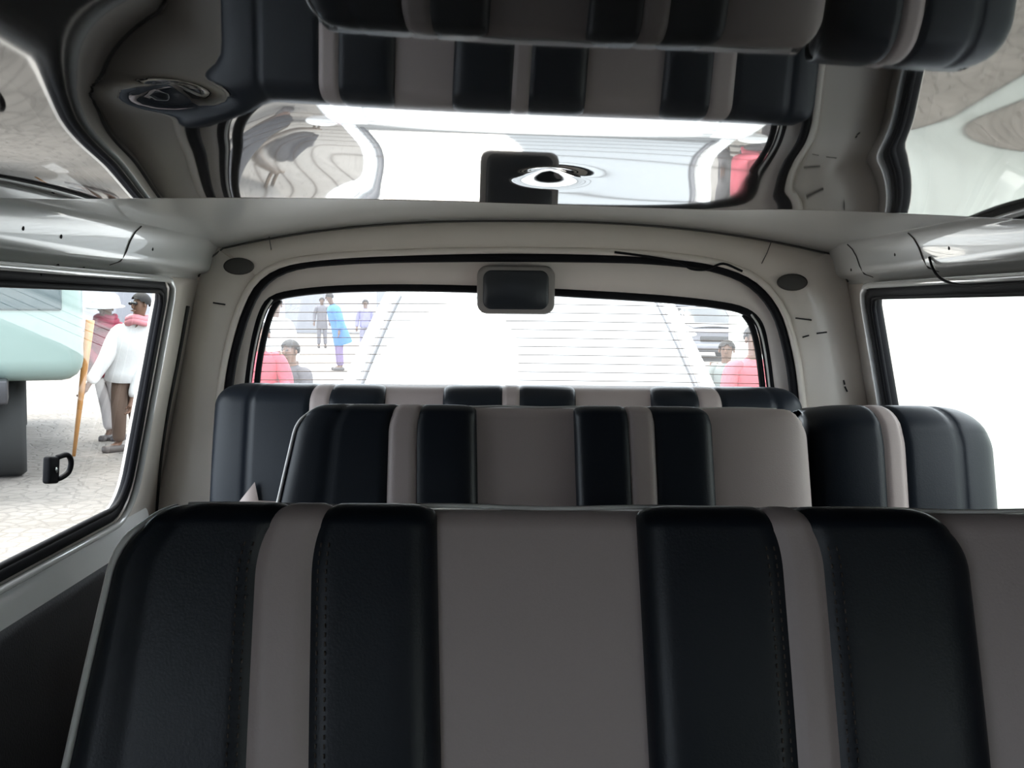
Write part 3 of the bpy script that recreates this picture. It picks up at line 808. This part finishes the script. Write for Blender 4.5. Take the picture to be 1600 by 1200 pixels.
def sit(px, d, yaw=0.0, seat=0.40, k=1.0):
    x = at(px, 480, d).x; s0 = seat
    loc = dict(pelvis=(0, 0.02, s0 + .10), spine=(0, 0, s0 + .27), chest=(0, -0.03, s0 + .46), neck=(0, -0.05, s0 + .62), jaw=(0, -0.08, s0 + .69), skull=(0, -0.08, s0 + .77),
               sh_l=(0.18, -0.04, s0 + .56), el_l=(0.25, -0.12, s0 + .30), wr_l=(0.14, -0.34, s0 + .22), sh_r=(-0.18, -0.04, s0 + .56), el_r=(-0.25, -0.12, s0 + .30), wr_r=(-0.14, -0.34, s0 + .22),
               hip_l=(0.09, -0.02, s0 + .07), kn_l=(0.12, -0.42, s0 + .08), an_l=(0.12, -0.40, 0.08), hip_r=(-0.09, -0.02, s0 + .07), kn_r=(-0.12, -0.42, s0 + .08), an_r=(-0.12, -0.40, 0.08))
    ca, sa = math.cos(yaw), math.sin(yaw)
    return {n: Vector((x + k * (a * ca - b * sa), d + k * (a * sa + b * ca), k * c)) for n, (a, b, c) in loc.items()}
def stool(px, d, yaw, seat, lab):
    x = at(px, 480, d).x
    e = empty('stool', (x, d, 0), lab, 'stool'); seat -= 0.085
    m = MB(); m.box((0, 0, seat - 0.03), (0.34, 0.30, 0.04), 0.01); m.build('seat', mat('worn_wood', (0.16, 0.11, 0.07), 0.7), e)
    for a in (-0.13, 0.13):
        for b in (-0.11, 0.11):
            m = MB(); m.tube([(a, b, seat - 0.05), (a * 1.15, b * 1.15, 0)], 0.016, 8); m.build('leg', mat('worn_wood', (0.16, 0.11, 0.07), 0.7), e)

SK = (0.16, 0.085, 0.055); SK2 = (0.11, 0.06, 0.04); HR = (0.012, 0.01, 0.01)
# man in the white shirt holding a walking stick, outside the left window
D1 = 11.4
A = lambda x, y, dd=0.0: at(x, y, D1 + dd)
J = dict(pelvis=A(197, 586), spine=A(202, 560), chest=A(207, 530, -0.04), neck=A(216, 500, -0.08), jaw=A(218, 487, -0.12), skull=A(219, 474, -0.13),
         sh_r=A(184, 515, -0.10), el_r=A(166, 560, -0.20), wr_r=A(137, 603, -0.30), sh_l=A(232, 514, 0.05), el_l=A(222, 570, 0.0), wr_l=A(206, 628, -0.14),
         hip_r=A(187, 594, -0.04), kn_r=A(186, 646, -0.10), an_r=A(186, 698, 0.0), hip_l=A(206, 594, 0.05), kn_l=A(212, 646, 0.08), an_l=A(222, 694, 0.20))
for q in ('an_r', 'an_l'): J[q].z = 0.08
def scarf(root, base, J, L, F, up, side, glasses=True, sc_col=(0.55, 0.22, 0.25), rr_=((0.105, -0.02), (0.098, 0.015))):
    m = MB(); c = L(J['neck']) - up * 0.0
    for rr, dz in rr_:
        m.tube([c + Vector((rr * math.cos(a), rr * math.sin(a), dz + 0.012 * math.sin(3 * a))) for a in [2 * math.pi * k / 20 for k in range(20)]], 0.036, 8, True)
    m.build('scarf', mat('scarf_%s' % (sc_col,), sc_col, 0.85, bump=0.4, scale=30), root)
    if not glasses: return
    g = MB(); hd = L(J['skull'])
    for k in (1, -1): g.ball(hd + F * 0.088 + side * 0.036 * k + up * 0.01, 0.026, (1, 1, 0.75), 10)
    g.tube([hd + F * 0.092 - side * 0.07 + up * 0.014, hd + F * 0.098 + up * 0.016, hd + F * 0.092 + side * 0.07 + up * 0.014], 0.005, 6)
    g.build('sunglasses', mat('black_lens', (0.01, 0.01, 0.012), 0.15), root)
person('person in white shirt, pink scarf and brown trousers leaning on a wooden stick', J, SK, (0.62, 0.62, 0.62), (0.115, 0.075, 0.055), HR, extra=scarf, shoes=(0.09, 0.075, 0.07), face=(-0.55, -0.8, -0.12), loose=1.22)
# the stick
top_, bot_ = A(141, 500, -0.36), A(115, 703, -0.40); bot_.z = 0.0
m = MB(); m.tube([bot_, bot_.lerp(top_, 0.3), bot_.lerp(top_, 0.65), top_], [0.018, 0.026, 0.036, 0.045], 10)
o = m.build('walking_stick', mat('orange_wood', (0.42, 0.20, 0.06), 0.5, var=0.2, scale=20), base=bot_); tag(o, 'long orange brown wooden stick held upright by the person in white shirt', 'stick')
# man with the white hat behind him
D2 = 12.4
B2 = lambda x, y, dd=0.0: at(x, y, D2 + dd)
J = dict(pelvis=B2(166, 580), spine=B2(165, 556), chest=B2(165, 528), neck=B2(165, 502, -0.08), jaw=B2(165, 494, -0.13), skull=B2(165, 480, -0.14),
         sh_r=B2(144, 508), el_r=B2(141, 545, -0.05), wr_r=B2(152, 575, -0.22), sh_l=B2(188, 508), el_l=B2(196, 550), wr_l=B2(184, 580, -0.2),
         hip_r=B2(158, 588), kn_r=B2(168, 636), an_r=B2(172, 686), hip_l=B2(176, 588), kn_l=B2(186, 636), an_l=B2(190, 686))
for q in ('an_r', 'an_l'): J[q].z = 0.08
person('person in white brimmed hat and crimson shirt behind the person in white', J, SK2, (0.22, 0.025, 0.05), (0.45, 0.42, 0.42), HR, hat=(0.75, 0.75, 0.75), face=(-0.15, -0.9, -0.3), loose=1.2, hat_k=1.3,
       extra=lambda *a: scarf(*a, glasses=False, sc_col=(0.24, 0.03, 0.06), rr_=((0.12, -0.05), (0.115, 0.0), (0.10, 0.045))))

# people seen through the rear window
person('person in white shirt standing at the left edge of the rear window', stand(428, 13.0, 1.66, 0.5), SK2, (0.6, 0.6, 0.6), (0.1, 0.1, 0.11), HR, face=facing(0.5))
person('seated person in red shirt low in the left corner of the rear window', sit(404, 10.0, 0.3, 0.52), SK, (0.50, 0.06, 0.09), (0.05, 0.05, 0.06), HR, face=facing(0.3))
stool(404, 10.0, 0.3, 0.52, 'low wooden stool under the seated person in red shirt')
person('crouching person in dark grey jacket beside the one in red', sit(460, 11.2, -0.5, 0.32), SK, (0.075, 0.07, 0.08), (0.06, 0.055, 0.06), HR, face=facing(-0.5))
stool(460, 11.2, -0.5, 0.32, 'low wooden stool under the crouching person in dark grey jacket')
person('person in bright blue coat bending forward on the street behind', stand(530, 26.0, 1.86, -1.2, R(16)), SK2, (0.05, 0.17, 0.46), (0.16, 0.11, 0.22), HR, face=facing(-1.2), shirt_name='coat', long_hem=0.34, loose=1.3)
person('person in grey robe standing beyond the one in blue coat', stand(503, 40.0, 1.85, 0.2), SK2, (0.11, 0.105, 0.12), (0.11, 0.105, 0.12), HR, face=facing(0.2), shirt_name='robe', long_hem=0.25)
person('person in violet shirt half hidden by the pillar of the white car', stand(571, 34.0, 1.74, 0.1), SK2, (0.18, 0.17, 0.34), (0.15, 0.14, 0.2), HR, face=facing(0.1))
person('seated person in red jacket low in the right corner of the rear window', sit(1176, 9.0, 0.2, 0.48, 1.05), SK, (0.55, 0.10, 0.13), (0.06, 0.05, 0.05), HR, face=facing(0.2))
stool(1176, 9.0, 0.2, 0.48, 'low wooden stool under the seated person in red jacket')
person('seated person in grey green jacket left of the red jacket', sit(1138, 13.0, -0.3, 0.30), SK, (0.22, 0.24, 0.23), (0.10, 0.09, 0.09), HR, face=facing(-0.3))
stool(1138, 13.0, -0.3, 0.30, 'low wooden stool under the seated person in grey green jacket')

# ------------------------------------------------------------------ vehicles
def wheel(root, c, r, wd, base):
    m = MB(); m.lathe(c, [(r * 0.62, -wd / 2), (r * 0.93, -wd / 2), (r, -wd * 0.35), (r, wd * 0.35), (r * 0.93, wd / 2), (r * 0.62, wd / 2)], 'X', 28)
    t = m.build('tyre', mat('tyre_rubber', (0.02, 0.021, 0.021), 0.8), root, base)
    m = MB(); m.lathe(c, [(r * 0.2, -wd * 0.42), (r * 0.62, -wd * 0.5), (r * 0.62, wd * 0.5), (r * 0.2, wd * 0.42)], 'X', 24)
    m.build('hub', mat('grey_metal', (0.35, 0.35, 0.35), 0.4, metal=0.7), t)
def car(label, cx, y0, scale, paint, glassm, detailed=True):
    """a car facing the camera (nose towards -y)"""
    base = Vector((cx, y0, 0)); root = empty('car', base, label, 'car')
    def sec(y, hw, z0, z1, crown=0.02, n=14, rr=0.10):
        # closed cross-section in x-z, rounded shoulders
        pts = rrect(-hw, z0, hw, z1, (0.06, 0.06, rr, rr), 6)
        return [Vector((x * scale, y * scale, (z + (crown * (1 - (x / hw) ** 2) if z > (z0 + z1) / 2 else 0)) * scale)) for x, z in pts]
    def S2(rows, name, mm, par=root, cap=True):
        m = MB(); m.grid(rows, close_v=True, cap=cap); return m.build(name, mm, par, sharp=50)
    S2([sec(0.02, 0.70, 0.42, 0.80), sec(0.0, 0.74, 0.36, 0.86), sec(0.10, 0.84, 0.28, 0.93), sec(0.35, 0.88, 0.26, 0.99), sec(1.0, 0.90, 0.26, 1.06, 0.04), sec(1.25, 0.90, 0.26, 1.07, 0.04),
        sec(2.6, 0.90, 0.26, 1.06, 0.0), sec(4.1, 0.88, 0.28, 1.06, 0.0), sec(4.4, 0.80, 0.40, 1.0, 0.0)], 'body', paint)
    # bonnet crease panel
    m = MB(); m.grid([[Vector((x * hw * scale, y * scale, (z + 0.042 * (1 - x * x)) * scale)) for x in [q / 8 - 1 for q in range(17)]] for y, hw, z in ((0.22, 0.60, 0.985), (0.5, 0.66, 1.035), (0.95, 0.70, 1.072), (1.02, 0.70, 1.075))])
    m.build('bonnet', paint, root, solid=0.012 * scale)
    # windscreen, curved, with pillars and roof
    def wsp(u, t):      # u -1..1 across, t 0..1 up
        hw = 0.775 + (0.655 - 0.775) * t
        y = 0.98 + 0.74 * t + 0.16 * abs(u) ** 2.2
        z = 1.09 + 0.50 * t - 0.05 * t * t + 0.012 * (1 - u * u)
        return Vector((u * hw * scale, y * scale, z * scale))
    m = MB(); m.grid([[wsp(k / 12 - 1, j / 10) for k in range(25)] for j in range(11)]); m.build('windscreen', glassm, root)
    m = MB(); m.grid([[wsp(k / 12 - 1, t) + Vector((0, -0.006, 0.004)) * scale for k in range(25)] for t in (-0.05, 0.0, 0.06)]); m.build('wiper_cowl', mat('grey_cowl', (0.10, 0.105, 0.11), 0.6), root)
    for sg in (1, -1):
        m = MB(); m.tube([wsp(sg * 0.955, t) + Vector((0, -0.004, 0.003)) for t in [k * 0.1 for k in range(11)]], 0.011 * scale, 6); m.build('windscreen_seal', mat('grey_seal', (0.10, 0.10, 0.11), 0.6), root)
        m = MB(); m.tube([wsp(sg * 1.02, t) for t in [-0.05 + k * 0.11 for k in range(11)]], 0.036 * scale, 8); m.build('pillar', paint, root)
    rows = []
    for y, hw, z in ((1.70, 0.655, 1.535), (1.80, 0.67, 1.58), (2.3, 0.69, 1.62), (3.4, 0.68, 1.60), (4.1, 0.64, 1.52)):
        rows.append([Vector((hw * x * scale, (y + (0.14 * abs(x) ** 2.2 if y < 1.9 else 0)) * scale, (z - 0.05 * abs(x) ** 4) * scale)) for x in [q / 8 - 1 for q in range(17)]])
    m = MB(); m.grid(rows); m.build('roof', paint, root, solid=0.03 * scale)
    sg_m = mat('side_glass', (0.03, 0.035, 0.04), 0.08)
    for s_ in (1, -1):
        m = MB(); m.grid([[Vector((s_ * 0.84 * scale, y * scale, 1.06 * scale)) if k == 0 else Vector((s_ * 0.66 * scale, y2 * scale, 1.55 * scale)) for k in (0, 1)] for y, y2 in ((1.2, 1.85), (2.4, 2.4), (3.3, 3.3), (4.2, 4.0))]); m.build('side_window', sg_m, root, solid=0.01)
        m = MB(); m.ball((s_ * 0.98 * scale, 1.5 * scale, 0.98 * scale), 0.08 * scale, (1, 0.6, 0.75)); m.tube([(s_ * 0.84 * scale, 1.5 * scale, 0.96 * scale), (s_ * 0.94 * scale, 1.5 * scale, 0.97 * scale)], 0.02 * scale); m.build('door_mirror', paint, root)
        m = MB(); m.ball((s_ * 0.66 * scale, 0.05 * scale, 0.80 * scale), 0.13 * scale, (1.2, 0.5, 0.62)); m.build('headlamp', mat('lamp_glass', (0.6, 0.62, 0.64), 0.08, spec=0.8), root)
        for y in (0.85, 3.5): wheel(root, Vector((s_ * 0.80 * scale, y * scale, 0.33 * scale)), 0.33 * scale, 0.2 * scale, None)
    m = MB(); m.grid([[Vector((x * 0.80 * scale, (4.35 - 0.0) * scale + (z - 1.0) * -0.4 * scale, z * scale)) for x in (-1, -0.5, 0, 0.5, 1)] for z in (1.0, 1.25, 1.52)]); m.build('rear_window', sg_m, root, solid=0.01)
    m = MB(); m.box((0, 0.0, 0.66 * scale), (0.85 * scale, 0.06 * scale, 0.16 * scale), 0.02 * scale); m.build('grille', mat('black_grille', (0.02, 0.02, 0.02), 0.4), root)
    m = MB(); m.box((0, -0.01 * scale, 0.44 * scale), (1.5 * scale, 0.14 * scale, 0.18 * scale), 0.05 * scale); m.build('bumper', paint, root)
    return root
M_ws = mat('windscreen_glass', (0.16, 0.17, 0.18), 0.05, coat=1.0, spec=0.9)
M_ws.node_tree.nodes['Principled BSDF'].inputs['Coat IOR'].default_value = 1.6
car('white car parked nose to the rear window with a bright windscreen', 0.075, 3.62, 1.04, M_white, M_ws)
car('small grey car facing this way far down the street on the right', at(1108, 500, 33).x, 32.0, 1.0, mat('grey_car_paint', (0.17, 0.17, 0.19), 0.3, coat=0.6), mat('dark_windscreen', (0.04, 0.045, 0.05), 0.1))

# pale teal lorry outside the left window
M_teal = mat('pale_teal_paint', (0.21, 0.28, 0.26), 0.35, coat=0.3, var=0.05, scale=3)
c0 = at(132, 560, 9.3); yaw = R(24)
tb = Vector((c0.x, 9.3, 0))
tr = empty('lorry', tb, 'pale teal lorry with dark tyre at the left edge of the left window', 'lorry', rz=yaw)
m = MB(); m.box((-1.05, 0.95, 1.82), (2.1, 1.9, 1.86), 0.18, seg=4); m.build('cab', M_teal, tr)
m = MB(); m.box((-1.05, 4.2, 1.7), (2.2, 4.2, 1.5), 0.05); m.build('cargo_body', M_teal, tr)
m = MB(); m.box((-1.05, 2.9, 0.82), (0.9, 6.2, 0.2), 0.02); m.build('chassis', M_steel, tr)
m = MB(); m.box((-0.98, -0.005, 1.92), (1.62, 0.05, 0.86), 0.024, seg=4); m.build('windscreen', mat('dark_lorry_glass', (0.06, 0.085, 0.09), 0.08), tr)
for x in (-1.75, -0.62):
    for y in (0.75, 4.9): wheel(tr, Vector((x, y, 0.46)), 0.46, 0.30, None)
